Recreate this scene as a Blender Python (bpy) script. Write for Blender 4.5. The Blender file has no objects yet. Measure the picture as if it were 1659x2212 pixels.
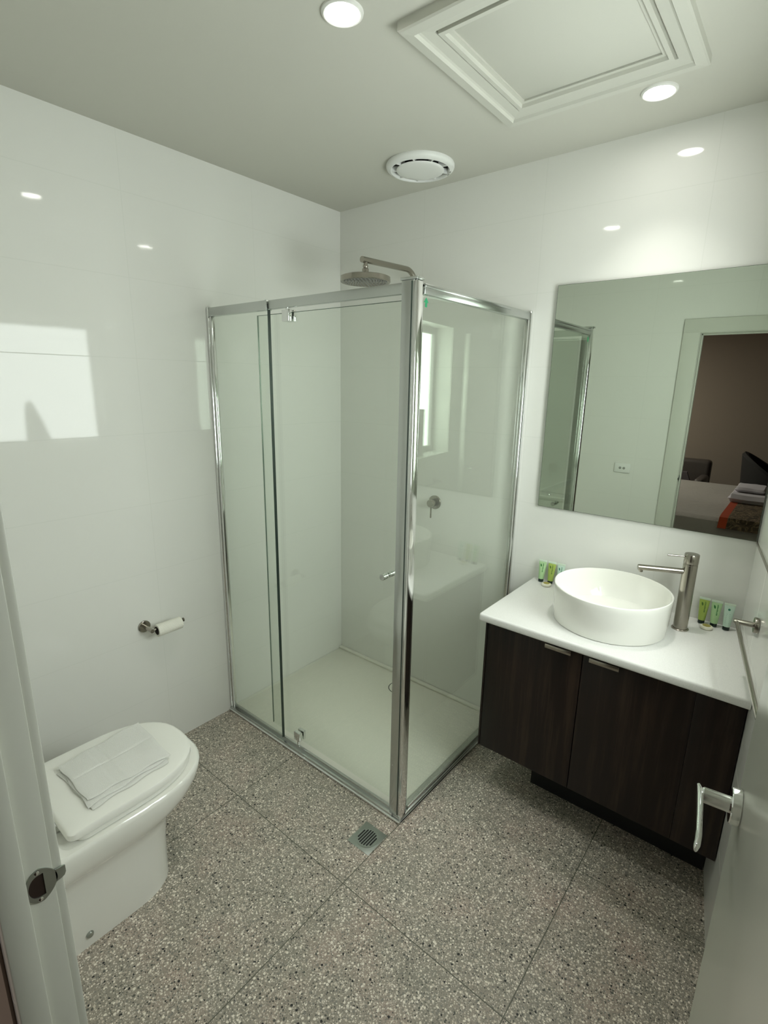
import bpy, bmesh, math, random
from mathutils import Vector, Matrix
random.seed(7)
S = bpy.context.scene
COL = S.collection
PI = math.pi
rad = math.radians

# ------------------------------------------------------------------ camera, world, exposure
cd = bpy.data.cameras.new('camera')
cam = bpy.data.objects.new('camera', cd)
COL.objects.link(cam)
S.camera = cam
YAW, PIT, ROL, F = -0.681039, -0.245702, 0.0180968, 1112.0
fw = Vector((math.sin(YAW) * math.cos(PIT), math.cos(YAW) * math.cos(PIT), math.sin(PIT)))
rt0 = Vector((math.cos(YAW), -math.sin(YAW), 0))
up0 = rt0.cross(fw)
rt = rt0 * math.cos(ROL) + up0 * math.sin(ROL)
up = up0 * math.cos(ROL) - rt0 * math.sin(ROL)
cam.matrix_world = Matrix(((rt.x, up.x, -fw.x, 2.1056), (rt.y, up.y, -fw.y, -2.18435),
                           (rt.z, up.z, -fw.z, 1.67886), (0, 0, 0, 1)))
cd.sensor_fit = 'HORIZONTAL'
cd.sensor_width = 36.0
cd.lens = 36.0 * F / 1659.0
cd.clip_start = 0.01
W = bpy.data.worlds.new('world')
S.world = W
W.use_nodes = True
W.node_tree.nodes['Background'].inputs[0].default_value = (0.5, 0.55, 0.6, 1)
W.node_tree.nodes['Background'].inputs[1].default_value = 0.05
S.view_settings.view_transform = 'Standard'
S.view_settings.look = 'None'
S.view_settings.gamma = 1.0
S.view_settings.use_curve_mapping = False
S.view_settings.exposure = 0.03
WINDOW_STRENGTH = 11.5
LAMP_STRENGTH = 40.0
SPOT_POWER = 19.0
BEDROOM_FILL_POWER = 70.0

bl = bpy.data.lights.new('bedroom_fill_light', 'AREA')  # unseen area light, added to brighten the bedroom and the door face
bl.shape = 'RECTANGLE'; bl.size = 1.2; bl.size_y = 1.2
bl.energy = BEDROOM_FILL_POWER; bl.color = (1.0, 0.93, 0.88)
blo = bpy.data.objects.new('bedroom_fill_light', bl)
blo.location = (-0.7, -4.4, 2.5)
COL.objects.link(blo)

H = 2.55          # ceiling height
SX, SY, SH = 1.112, 0.824, 1.98   # shower enclosure
TW, TH = 0.59, 0.2965             # wall tile

# ------------------------------------------------------------------ helpers
def thing(name, label, cat, loc=(0, 0, 0), rotz=0.0, group=None, kind=None):
    o = bpy.data.objects.new(name, None)
    o.empty_display_size = 0.05
    COL.objects.link(o)
    o.matrix_world = Matrix.Translation(Vector(loc)) @ Matrix.Rotation(rotz, 4, 'Z')
    o['label'] = label
    if cat: o['category'] = cat
    if group: o['group'] = group
    if kind: o['kind'] = kind
    return o

def world_of(o):
    m = o.matrix_basis.copy()
    while o.parent:
        o = o.parent
        m = o.matrix_basis @ m
    return m

def part(name, bm, mat, parent, label=None, local=False, smooth=True):
    """mesh in world coordinates (or the parent's local ones) linked as a child of parent"""
    if parent is not None and not local:
        bmesh.ops.transform(bm, matrix=world_of(parent).inverted(), verts=bm.verts[:])
    return _link(name, bm, mat, parent, label, smooth)

def _link(name, bm, mat, parent=None, label=None, smooth=True):
    bmesh.ops.recalc_face_normals(bm, faces=bm.faces[:])
    me = bpy.data.meshes.new(name)
    bm.to_mesh(me); bm.free()
    for m in (mat if isinstance(mat, (list, tuple)) else [mat]):
        me.materials.append(m)
    o = bpy.data.objects.new(name, me)
    COL.objects.link(o)
    if smooth:
        for p in me.polygons: p.use_smooth = True
        try: me.set_sharp_from_angle(angle=rad(38))
        except Exception: pass
    if parent: o.parent = parent
    if label: o['label'] = label
    return o

def single(name, bm, mat, label, cat, loc=(0, 0, 0), group=None, kind=None, smooth=True):
    bmesh.ops.translate(bm, vec=-Vector(loc), verts=bm.verts[:])
    o = _link(name, bm, mat, None, label, smooth)
    o.location = loc
    if cat: o['category'] = cat
    if group: o['group'] = group
    if kind: o['kind'] = kind
    return o

def struct(name, bm, mat, label=None, smooth=False):
    o = _link(name, bm, mat, None, label, smooth)
    o['kind'] = 'structure'
    return o

def BM(): return bmesh.new()

def box(bm, x0, x1, y0, y1, z0, z1, bev=0.0, seg=2, M=None, mi=0):
    r = bmesh.ops.create_cube(bm, size=1.0)
    vs = r['verts']
    for v in vs:
        v.co = Vector(((x0 + x1) / 2 + v.co.x * (x1 - x0), (y0 + y1) / 2 + v.co.y * (y1 - y0), (z0 + z1) / 2 + v.co.z * (z1 - z0)))
    fs = list({f for v in vs for f in v.link_faces})
    if bev > 0:
        es = list({e for v in vs for e in v.link_edges})
        rr = bmesh.ops.bevel(bm, geom=es, offset=bev, segments=seg, affect='EDGES', profile=0.5)
        vs = list({v for f in rr['faces'] for v in f.verts} | {v for v in vs if v.is_valid})
        fs = list({f for v in vs for f in v.link_faces})
    for f in fs: f.material_index = mi
    if M is not None:
        bmesh.ops.transform(bm, matrix=M, verts=vs)
    return vs

def frame_from(p, d):
    d = Vector(d).normalized()
    a = Vector((0, 0, 1)) if abs(d.z) < 0.9 else Vector((1, 0, 0))
    x = a.cross(d).normalized(); y = d.cross(x)
    return Matrix(((x.x, y.x, d.x, p[0]), (x.y, y.y, d.y, p[1]), (x.z, y.z, d.z, p[2]), (0, 0, 0, 1)))

def lathe(bm, prof, M=None, n=48, mi=0, closed=False):
    """prof: list of (r, z); revolved round local z, then moved by M"""
    rings = []
    M = M or Matrix.Identity(4)
    for r, z in prof:
        if r < 1e-6: rings.append([bm.verts.new(M @ Vector((0, 0, z)))])
        else: rings.append([bm.verts.new(M @ Vector((r * math.cos(2 * PI * k / n), r * math.sin(2 * PI * k / n), z))) for k in range(n)])
    pairs = list(zip(rings[:-1], rings[1:]))
    if closed: pairs.append((rings[-1], rings[0]))
    for a, b in pairs:
        for k in range(n):
            j = (k + 1) % n
            if len(a) == 1 and len(b) == 1: continue
            if len(a) == 1: f = bm.faces.new((a[0], b[k], b[j]))
            elif len(b) == 1: f = bm.faces.new((a[k], a[j], b[0]))
            else: f = bm.faces.new((a[k], a[j], b[j], b[k]))
            f.material_index = mi
    return bm

def cyl(bm, p, d, L, r, bev=0.001, n=32, mi=0):
    lathe(bm, [(0, 0), (r - bev, 0), (r, bev), (r, L - bev), (r - bev, L), (0, L)], frame_from(p, d), n, mi)

def loft(bm, rings, cap0=True, cap1=True, mi=0):
    R = [[bm.verts.new(Vector(p)) for p in r] for r in rings]
    n = len(R[0])
    for a, b in zip(R[:-1], R[1:]):
        for k in range(n):
            j = (k + 1) % n
            f = bm.faces.new((a[k], a[j], b[j], b[k])); f.material_index = mi
    if cap0: bm.faces.new(list(reversed(R[0]))).material_index = mi
    if cap1: bm.faces.new(R[-1]).material_index = mi

def tube(bm, pts, r, n=16, cap=True, mi=0):
    pts = [Vector(p) for p in pts]
    rings = []
    x = None
    for i, p in enumerate(pts):
        if i == 0: d = pts[1] - p
        elif i == len(pts) - 1: d = p - pts[i - 1]
        else: d = (pts[i + 1] - p).normalized() + (p - pts[i - 1]).normalized()
        d.normalize()
        if x is None:
            a = Vector((0, 0, 1)) if abs(d.z) < 0.9 else Vector((1, 0, 0))
            x = a.cross(d).normalized()
        else:
            x = (x - d * x.dot(d)).normalized()
        y = d.cross(x)
        rr = r[i] if isinstance(r, (list, tuple)) else r
        rings.append([p + (x * math.cos(2 * PI * k / n) + y * math.sin(2 * PI * k / n)) * rr for k in range(n)])
    loft(bm, rings, cap, cap, mi)

def prism(bm, pts2, h0, h1, M=None, mi=0):
    M = M or Matrix.Identity(4)
    loft(bm, [[M @ Vector((x, y, h0)) for x, y in pts2], [M @ Vector((x, y, h1)) for x, y in pts2]], mi=mi)

def ring_sweep(bm, x0, x1, y0, y1, prof, M=None, mi=0):
    """prof (inset, height): swept round a rectangle with mitred corners"""
    M = M or Matrix.Identity(4)
    R = []
    for i, z in prof:
        R.append([bm.verts.new(M @ Vector(c)) for c in ((x0 + i, y0 + i, z), (x1 - i, y0 + i, z), (x1 - i, y1 - i, z), (x0 + i, y1 - i, z))])
    for a, b in list(zip(R[:-1], R[1:])) + [(R[-1], R[0])]:
        for k in range(4):
            j = (k + 1) % 4
            f = bm.faces.new((a[k], a[j], b[j], b[k])); f.material_index = mi

def wall_with_hole(bm, a0, a1, z0, z1, h0, h1, hz0, hz1, b0, b1, swap=False):
    """slab spanning a0..a1 along, b0..b1 thick, with a hole"""
    for (p, q, r, s) in ((a0, h0, z0, z1), (h1, a1, z0, z1), (h0, h1, z0, hz0), (h0, h1, hz1, z1)):
        if q - p < 1e-6 or s - r < 1e-6: continue
        if swap: box(bm, b0, b1, p, q, r, s)
        else: box(bm, p, q, b0, b1, r, s)

# ------------------------------------------------------------------ materials
def mat(name, col=(0.8, 0.8, 0.8), rough=0.5, metal=0.0, spec=0.5, coat=0.0, trans=0.0, ior=1.5, emit=None, es=0.0, sheen=0.0):
    m = bpy.data.materials.new(name); m.use_nodes = True
    b = m.node_tree.nodes['Principled BSDF']
    b.inputs['Base Color'].default_value = (*col, 1)
    b.inputs['Roughness'].default_value = rough
    b.inputs['Metallic'].default_value = metal
    b.inputs['Specular IOR Level'].default_value = spec
    b.inputs['Coat Weight'].default_value = coat
    b.inputs['Coat Roughness'].default_value = 0.05
    b.inputs['Transmission Weight'].default_value = trans
    b.inputs['IOR'].default_value = ior
    b.inputs['Sheen Weight'].default_value = sheen
    if emit:
        b.inputs['Emission Color'].default_value = (*emit, 1)
        b.inputs['Emission Strength'].default_value = es
    return m

class NT:
    def __init__(s, m): s.t = m.node_tree; s.n = s.t.nodes; s.l = s.t.links; s.b = s.n.get('Principled BSDF')
    def add(s, t, **k):
        n = s.n.new(t)
        for a, v in k.items(): setattr(n, a, v)
        return n
    def link(s, a, b): s.l.new(a, b)
    def math(s, op, a, b=None, c=None):
        n = s.add('ShaderNodeMath', operation=op)
        for i, v in enumerate((a, b, c)):
            if v is None: continue
            if isinstance(v, (int, float)): n.inputs[i].default_value = v
            else: s.link(v, n.inputs[i])
        return n.outputs[0]
    def mix(s, fac, a, b, blend='MIX'):
        n = s.add('ShaderNodeMix', data_type='RGBA', blend_type=blend)
        for i, v in ((0, fac), (6, a), (7, b)):
            if isinstance(v, (int, float)): n.inputs[i].default_value = v
            elif isinstance(v, tuple): n.inputs[i].default_value = (*v, 1)
            else: s.link(v, n.inputs[i])
        return n.outputs[2]
    def noise(s, vec, scale, detail=2.0, rough=0.5):
        n = s.add('ShaderNodeTexNoise'); n.inputs['Scale'].default_value = scale
        n.inputs['Detail'].default_value = detail; n.inputs['Roughness'].default_value = rough
        s.link(vec, n.inputs['Vector']); return n
    def obj(s): return s.add('ShaderNodeTexCoord').outputs['Object']
    def bump(s, h, strength, dist):
        n = s.add('ShaderNodeBump'); n.inputs['Strength'].default_value = strength; n.inputs['Distance'].default_value = dist
        s.link(h, n.inputs['Height']); s.link(n.outputs[0], s.b.inputs['Normal']); return n
    def ramp(s, fac, stops, interp='LINEAR'):
        n = s.add('ShaderNodeValToRGB'); cr = n.color_ramp; cr.interpolation = interp
        while len(cr.elements) > 1: cr.elements.remove(cr.elements[0])
        cr.elements[0].position = stops[0][0]; cr.elements[0].color = (*stops[0][1], 1)
        for p, c in stops[1:]:
            e = cr.elements.new(p); e.color = (*c, 1)
        s.link(fac, n.inputs[0]); return n.outputs[0]
    def joint(s, coord, c0, period, w):
        """1 inside a grout joint, else 0"""
        a = s.math('SUBTRACT', coord, c0)
        a = s.math('DIVIDE', a, period)
        a = s.math('FRACT', s.math('ADD', a, 100.5))
        a = s.math('ABSOLUTE', s.math('SUBTRACT', a, 0.5))
        a = s.math('MULTIPLY', a, period)
        return s.math('LESS_THAN', a, w / 2)

def tile_mat(name, axis, c0, z0=0.866, col=(0.81, 0.81, 0.765), rough=0.045):
    m = mat(name, col, rough, spec=0.30)
    t = NT(m); o = t.obj()
    sp = t.add('ShaderNodeSeparateXYZ'); t.link(o, sp.inputs[0])
    j = t.math('MAXIMUM', t.joint(sp.outputs[axis], c0, TW, 0.0026), t.joint(sp.outputs[2], z0, TH, 0.0026))
    n = t.noise(o, 260.0, 2.0); n2 = t.noise(o, 3.5, 1.0)
    hgt = t.math('ADD', t.math('MULTIPLY', n.outputs[0], 0.012), t.math('MULTIPLY', n2.outputs[0], 0.25))
    hgt = t.math('SUBTRACT', hgt, t.math('MULTIPLY', j, 0.35))
    t.bump(hgt, 0.25, 0.0035)
    t.link(t.mix(j, col, (0.745, 0.75, 0.70)), t.b.inputs['Base Color'])
    t.link(t.math('MULTIPLY_ADD', j, 0.5, rough), t.b.inputs['Roughness'])
    return m

M_tileA = tile_mat('glossy_white_tile_left', 1, -1.16)
M_tileB = tile_mat('glossy_white_tile_back', 0, 0.546)
M_tileC = tile_mat('glossy_white_tile_right', 0, 0.30)
M_tileD = tile_mat('glossy_white_tile_front', 0, 0.546)
M_ceil = mat('matt_ceiling_paint', (0.62, 0.615, 0.55), 0.85, spec=0.25)
t = NT(M_ceil); n = t.noise(t.obj(), 140, 3); t.bump(n.outputs[0], 0.05, 0.001)
M_trimw = mat('satin_white_trim_paint', (0.66, 0.67, 0.60), 0.38)
M_hatch = mat('hatch_white_paint', (0.62, 0.62, 0.555), 0.5)
M_doorw = mat('gloss_white_door_paint', (0.60, 0.61, 0.54), 0.22)
M_ceramic = mat('white_glazed_ceramic', (0.89, 0.89, 0.83), 0.05, coat=0.5)
M_toiletseat = mat('white_seat_plastic', (0.89, 0.89, 0.83), 0.22)
M_counter = mat('white_stone_top', (0.88, 0.89, 0.86), 0.32)
t = NT(M_counter); n = t.noise(t.obj(), 500, 2); t.link(t.ramp(n.outputs[0], [(0.35, (0.76, 0.76, 0.73)), (0.55, (0.83, 0.83, 0.80))]), t.b.inputs['Base Color'])
M_chrome = mat('polished_chrome', (0.78, 0.79, 0.78), 0.09, metal=1.0)
M_alu = mat('satin_silver_aluminium', (0.55, 0.57, 0.55), 0.24, metal=1.0)
M_nickel = mat('brushed_nickel', (0.37, 0.345, 0.30), 0.22, metal=1.0)
M_steel = mat('dull_stainless_steel', (0.42, 0.45, 0.42), 0.35, metal=1.0)
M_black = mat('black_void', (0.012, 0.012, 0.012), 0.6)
M_kick = mat('black_kickboard', (0.006, 0.006, 0.006), 0.6)
M_seal_gap = mat('dark_seal_and_gap_shade', (0.03, 0.05, 0.04), 0.4)
M_mirror = mat('silvered_mirror', (0.68, 0.74, 0.655), 0.0, metal=1.0)
M_mirredge = mat('mirror_edge_glass', (0.10, 0.13, 0.10), 0.15)
M_tray = mat('cream_acrylic_shower_base', (0.84, 0.83, 0.74), 0.38)
t = NT(M_tray); n = t.noise(t.obj(), 420, 2); t.bump(n.outputs[0], 0.25, 0.001)
M_paper = mat('white_tissue_paper', (0.86, 0.85, 0.76), 0.9, spec=0.1)
t = NT(M_paper); n = t.add('ShaderNodeTexVoronoi'); n.inputs['Scale'].default_value = 260; t.link(t.obj(), n.inputs['Vector']); t.bump(n.outputs['Distance'], 0.5, 0.002)
M_paperdark = mat('dark_roll_core', (0.10, 0.09, 0.085), 0.7)
M_lamp = mat('glowing_lamp_lens', (0.9, 0.9, 0.85), 0.4, emit=(1.0, 0.985, 0.93), es=LAMP_STRENGTH)
M_lampring = mat('white_lamp_ring', (0.80, 0.80, 0.76), 0.35)
M_plastic = mat('white_plastic', (0.84, 0.85, 0.82), 0.35)
M_plasticgrey = mat('shadow_grey_plastic', (0.25, 0.26, 0.24), 0.5)
M_print = mat('grey_print', (0.34, 0.35, 0.32), 0.6)
M_win = mat('frosted_glass_lit_by_daylight', (0.6, 0.65, 0.62), 0.35, emit=(0.93, 1.0, 0.97), es=WINDOW_STRENGTH)
M_winframe = mat('grey_window_frame', (0.36, 0.37, 0.34), 0.4)
M_green = mat('green_sticker', (0.01, 0.25, 0.10), 0.5)
M_darkgreen = mat('dark_green_cap', (0.006, 0.02, 0.014), 0.25)

def towel_mat(name, col, scale=700, dist=0.004):
    m = mat(name, col, 0.95, spec=0.05, sheen=0.3)
    t = NT(m); o = t.obj(); n = t.noise(o, scale, 3, 0.7); n2 = t.noise(o, scale * 0.1, 2)
    t.bump(t.math('ADD', n.outputs[0], t.math('MULTIPLY', n2.outputs[0], 0.6)), 0.55, dist)
    return m
M_towel = towel_mat('white_terry_towel', (0.90, 0.90, 0.85), 420, 0.008)

# shower glass: clear tinted sheet that mirrors more at glancing angles
def glass_mat(name, tint):
    m = bpy.data.materials.new(name); m.use_nodes = True
    t = NT(m); t.n.remove(t.b)
    tr = t.add('ShaderNodeBsdfTransparent'); tr.inputs[0].default_value = (*tint, 1)
    gl = t.add('ShaderNodeBsdfGlossy'); gl.inputs['Roughness'].default_value = 0.0; gl.inputs['Color'].default_value = (0.95, 1, 0.96, 1)
    lw = t.add('ShaderNodeLayerWeight'); lw.inputs[0].default_value = 0.5
    f = t.math('MULTIPLY_ADD', t.math('POWER', lw.outputs['Facing'], 5.0), 0.95, 0.045)
    mx = t.add('ShaderNodeMixShader'); t.link(f, mx.inputs[0]); t.link(tr.outputs[0], mx.inputs[1]); t.link(gl.outputs[0], mx.inputs[2])
    out = [n for n in t.n if n.type == 'OUTPUT_MATERIAL'][0]; t.link(mx.outputs[0], out.inputs[0])
    return m
M_glass = glass_mat('clear_shower_glass', (0.968, 0.984, 0.964))
M_glassedge = mat('green_glass_edge', (0.09, 0.17, 0.12), 0.15)

# terrazzo floor
M_floor = mat('terrazzo_tile', (0.4, 0.4, 0.36), 0.33)
t = NT(M_floor); o = t.obj()
warp = t.noise(o, 60, 2)
va = t.add('ShaderNodeVectorMath', operation='MULTIPLY_ADD'); t.link(warp.outputs['Color'], va.inputs[0]); va.inputs[1].default_value = (0.006, 0.006, 0.006); t.link(o, va.inputs[2])
def chips(scale, size, stops):
    v = t.add('ShaderNodeTexVoronoi'); v.inputs['Scale'].default_value = scale; v.voronoi_dimensions = '2D'
    t.link(va.outputs[0], v.inputs['Vector'])
    sc = t.add('ShaderNodeSeparateColor'); t.link(v.outputs['Color'], sc.inputs[0])
    col = t.ramp(sc.outputs[0], stops, 'CONSTANT')
    thr = t.math('MULTIPLY_ADD', sc.outputs[1], size, size * 0.55)
    mask = t.math('LESS_THAN', v.outputs['Distance'], thr)
    return col, mask, sc.outputs[2]
big = t.noise(o, 5.0, 3, 0.6)
base = t.ramp(big.outputs[0], [(0.3, (0.291, 0.271, 0.221)), (0.5, (0.348, 0.310, 0.254)), (0.68, (0.405, 0.323, 0.267))])
c1, m1, r1 = chips(205, 0.32, [(0, (0.60, 0.55, 0.48)), (0.28, (0.25, 0.235, 0.195)), (0.48, (0.74, 0.68, 0.59)), (0.68, (0.38, 0.33, 0.27)), (0.84, (0.135, 0.13, 0.115)), (0.95, (0.05, 0.05, 0.045))])
c2, m2, r2 = chips(112, 0.28, [(0, (0.86, 0.80, 0.70)), (0.42, (0.64, 0.57, 0.48)), (0.62, (0.24, 0.23, 0.20)), (0.82, (0.10, 0.10, 0.085)), (0.92, (0.015, 0.015, 0.015))])
keep2 = t.math('MULTIPLY', m2, t.math('GREATER_THAN', r2, 0.50))
sp = t.add('ShaderNodeSeparateXYZ'); t.link(o, sp.inputs[0])
j2 = t.math('MULTIPLY', t.joint(sp.outputs[1], -0.582, 1.18, 0.0024), t.math('GREATER_THAN', sp.outputs[0], 1.729))
j = t.math('MAXIMUM', t.joint(sp.outputs[0], 1.124, 0.605, 0.0032), t.math('MAXIMUM', j2, t.joint(sp.outputs[1], -1.162, 1.18, 0.0032)))
c = t.mix(m1, base, c1); c = t.mix(keep2, c, c2)
c = t.mix(t.math('MULTIPLY', j, 0.95), c, (0.10, 0.10, 0.075))
t.link(c, t.b.inputs['Base Color'])
nf = t.noise(o, 90, 2); t.link(t.math('MULTIPLY_ADD', nf.outputs[0], 0.15, 0.30), t.b.inputs['Roughness'])
t.bump(t.math('SUBTRACT', 1.0, j), 0.5, 0.0015)

# dark timber laminate
M_wood = mat('dark_walnut_laminate', (0.03, 0.02, 0.015), 0.42, spec=0.3)
t = NT(M_wood); o = t.obj()
mp = t.add('ShaderNodeMapping'); t.link(o, mp.inputs[0]); mp.inputs['Scale'].default_value = (22, 22, 1.3)
n1 = t.noise(mp.outputs[0], 1.6, 6, 0.65); n2 = t.noise(o, 6, 2)
c = t.ramp(n1.outputs[0], [(0.3, (0.006, 0.005, 0.004)), (0.5, (0.014, 0.009, 0.0065)), (0.66, (0.040, 0.026, 0.017))])
c = t.mix(t.math('MULTIPLY', n2.outputs[0], 0.5), c, (0.02, 0.008, 0.006))
t.link(c, t.b.inputs['Base Color']); t.bump(n1.outputs[0], 0.08, 0.001)

M_bedwall = mat('brown_bedroom_paint', (0.30, 0.25, 0.205), 0.9, spec=0.1)
M_bedfloor = mat('brown_bedroom_carpet', (0.10, 0.08, 0.065), 0.95, spec=0.1)
M_bedceil = mat('bedroom_ceiling_paint', (0.5, 0.48, 0.45), 0.9, spec=0.1)
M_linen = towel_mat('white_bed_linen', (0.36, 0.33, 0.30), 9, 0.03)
M_orange = mat('orange_fabric', (0.38, 0.05, 0.01), 0.9)
M_brownfab = mat('brown_patterned_fabric', (0.1, 0.07, 0.04), 0.9)
t = NT(M_brownfab); n = t.noise(t.obj(), 14, 3); n.inputs['Distortion'].default_value = 2.5
t.link(t.ramp(n.outputs[0], [(0.4, (0.05, 0.035, 0.02)), (0.52, (0.13, 0.09, 0.05)), (0.56, (0.28, 0.2, 0.12)), (0.6, (0.08, 0.055, 0.03))]), t.b.inputs['Base Color'])
M_lilac = towel_mat('pale_lilac_towel', (0.66, 0.62, 0.68), 300, 0.005)
M_darkgrey = mat('charcoal_upholstery', (0.022, 0.021, 0.02), 0.85)
M_taupe = mat('taupe_leather', (0.075, 0.062, 0.055), 0.45)

# ------------------------------------------------------------------ room shell
bm = BM(); box(bm, -0.12, 2.6, -2.095, 0.12, -0.1, 0.0); struct('floor', bm, M_floor, 'grey terrazzo tiled bathroom floor')
bm = BM(); box(bm, -0.12, 2.6, -2.095, 0.25, H, H + 0.1); struct('ceiling', bm, M_ceil, 'flat painted bathroom ceiling')
bm = BM(); box(bm, -0.12, 0.0, -2.095, 0.0, 0.0, H); struct('wall_left', bm, M_tileA, 'glossy white tiled wall beside the toilet')
bm = BM(); box(bm, -0.12, 2.034, 0.0, 0.12, 0.0, H); struct('wall_back', bm, M_tileB, 'glossy white tiled wall behind the mirror')

# the right wall is splayed: everything on it lives in this frame (x along the wall, y outwards)
AC = math.atan2(-1.0, 0.156)
MC = Matrix.Translation(Vector((2.034, 0, 0))) @ Matrix.Rotation(AC, 4, 'Z')
WS0, WS1, WZ0, WZ1, WD = 0.405, 1.225, 1.165, 2.085, 0.15
bm = BM()
wall_with_hole(bm, 0.0, 2.1, 0.0, H, WS0, WS1, WZ0, WZ1, 0.0, 0.22)
wr = struct('wall_right', bm, M_tileC, 'glossy white tiled wall with the window and towel rail')
wr.matrix_world = MC
# front wall with the doorway
DX0, DX1, DZ = 1.42, 2.226, 2.06
bm = BM(); wall_with_hole(bm, -0.12, 2.6, 0.0, H, DX0, DX1, 0.0, DZ, -2.095, -2.036)
struct('wall_front', bm, [M_tileD], 'glossy white tiled wall around the doorway')

# window in the right wall
win = bpy.data.objects.new('window_1', None); COL.objects.link(win); win.matrix_world = MC @ Matrix.Translation(Vector((WS0, 0, WZ0)))
win['kind'] = 'structure'; win['label'] = 'bright frosted window in the right wall, seen as reflections'
def lpart(name, bm, m, label=None):
    bmesh.ops.transform(bm, matrix=MC, verts=bm.verts[:])
    return part(name, bm, m, win, label)
RM = Matrix(((1, 0, 0, 0), (0, 0, 1, 0), (0, 1, 0, 0), (0, 0, 0, 1)))  # ring plane x,y -> x,z ; height -> y
bm = BM(); ring_sweep(bm, WS0, WS1, WZ0, WZ1, [(0, 0.001), (0, WD), (0.012, WD), (0.012, 0.001)], RM); lpart('reveal', bm, M_trimw)
bm = BM(); ring_sweep(bm, WS0 + 0.012, WS1 - 0.012, WZ0 + 0.012, WZ1 - 0.012, [(0, WD - 0.02), (0, WD + 0.03), (0.045, WD + 0.03), (0.045, WD - 0.02)], RM); lpart('window_frame', bm, M_winframe)
bm = BM(); box(bm, WS0 + 0.05, WS1 - 0.05, WD + 0.004, WD + 0.012, WZ0 + 0.05, WZ1 - 0.05); lpart('pane', bm, M_win, 'frosted glass pane glowing with daylight')
bm = BM(); ring_sweep(bm, WS0 - 0.012, WS1 + 0.012, WZ0 - 0.012, WZ1 + 0.012, [(0, 0.0), (0, -0.004), (0.014, -0.004), (0.014, 0.0)], RM); lpart('edge_trim', bm, M_trimw)
# trim strip running from the window sill to the corner
bm = BM(); box(bm, 0.0, WS0 - 0.012, -0.004, 0.0, 1.153, 1.162); o = struct('trim_2', bm, M_nickel, 'thin brown metal trim strip along the right wall'); o.matrix_world = MC

# tapered dark stand-in for an unidentified silhouette at the window
bm = BM()
MCv = MC
rings = []
for z, a, b in ((0.0, 0.775, 0.945), (0.10, 0.80, 0.943), (0.20, 0.83, 0.938), (0.29, 0.868, 0.93), (0.325, 0.885, 0.922)):
    c_, h_ = (a + b) / 2, (b - a) / 2
    rings.append([MC @ Vector((c_ + h_ * math.cos(2 * PI * k / 20), 0.085 + 0.028 * math.sin(2 * PI * k / 20), WZ0 + 0.013 + z)) for k in range(20)])
loft(bm, rings)
p0 = MC @ Vector((0.86, 0.085, WZ0 + 0.013))
single('window_silhouette', bm, mat('dark_grey_silhouette', (0.16, 0.17, 0.16), 0.5), 'dark tapered stand-in for an unidentified silhouette at the window, seen only reflected in the left wall', 'window_silhouette', tuple(p0))

# door frame
fr = bpy.data.objects.new('trim_1', None); COL.objects.link(fr); fr.location = (1.44, -2.06, 0); fr['kind'] = 'structure'
fr['label'] = 'white painted timber door frame'
bm = BM()
box(bm, 1.42, 1.44, -2.096, -2.0345, 0.0, DZ, 0.0012); box(bm, 2.206, 2.226, -2.096, -2.0345, 0.0, DZ, 0.0012); box(bm, 1.44, 2.206, -2.096, -2.0345, 2.04, DZ, 0.0012)
part('jamb', bm, M_trimw, fr)
bm = BM()
box(bm, 1.44, 1.449, -2.0975, -2.066, 0.0, 2.04, 0.0015); box(bm, 2.197, 2.206, -2.0975, -2.077, 0.0, 2.04, 0.0015); box(bm, 1.44, 2.206, -2.0975, -2.066, 2.03, 2.04, 0.0015)
part('door_stop', bm, M_trimw, fr)
bm = BM()
box(bm, 1.334, 1.437, -2.036, -2.0235, 0.0, 2.134, 0.002); box(bm, 2.209, 2.309, -2.036, -2.0235, 0.0, 2.134, 0.002); box(bm, 1.334, 2.309, -2.036, -2.0232, 2.044, 2.135, 0.002)
part('architrave', bm, M_trimw, fr)
# strike plate, lip pointing into the bathroom
sk = bpy.data.objects.new('strike_plate', None); COL.objects.link(sk); sk.parent = fr
bm = BM()
MS = Matrix(((0, 0, 1, 1.44), (1, 0, 0, -2.0495), (0, 1, 0, 1.046), (0, 0, 0, 1)))   # local x->y, y->z, z->x
outer, inner = [], []
for k in range(40):
    a = 2 * PI * k / 40
    x = 0.0185 * math.cos(a); y = 0.025 * math.sin(a)
    outer.append((max(x, -0.0162), y * (1.0 if x < 0 else 1.0 - 0.25 * x / 0.0185)))
    s = max(abs(math.cos(a)), abs(math.sin(a)))
    inner.append((-0.003 + (max(-0.0115, 0.0115 * math.cos(a)) if math.cos(a) < 0 else min(0.0065, 0.02 * math.cos(a))), 0.0165 * (math.sin(a) if math.cos(a) < 0 else math.copysign(min(1, abs(math.sin(a)) * 1.25), math.sin(a)))))
for zt in (0.0, 0.0018):
    pass
v = {}
for nm, pts in (('o', outer), ('i', inner)):
    for zt in (0.0, 0.0018):
        v[nm, zt] = [bm.verts.new(MS @ Vector((x, y, zt))) for x, y in pts]
for k in range(40):
    j_ = (k + 1) % 40
    bm.faces.new((v['o', 0.0018][k], v['o', 0.0018][j_], v['i', 0.0018][j_], v['i', 0.0018][k]))
    bm.faces.new((v['o', 0.0][k], v['o', 0.0][j_], v['o', 0.0018][j_], v['o', 0.0018][k]))
    bm.faces.new((v['i', 0.0018][k], v['i', 0.0018][j_], v['i', 0.0][j_], v['i', 0.0][k]))
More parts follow.
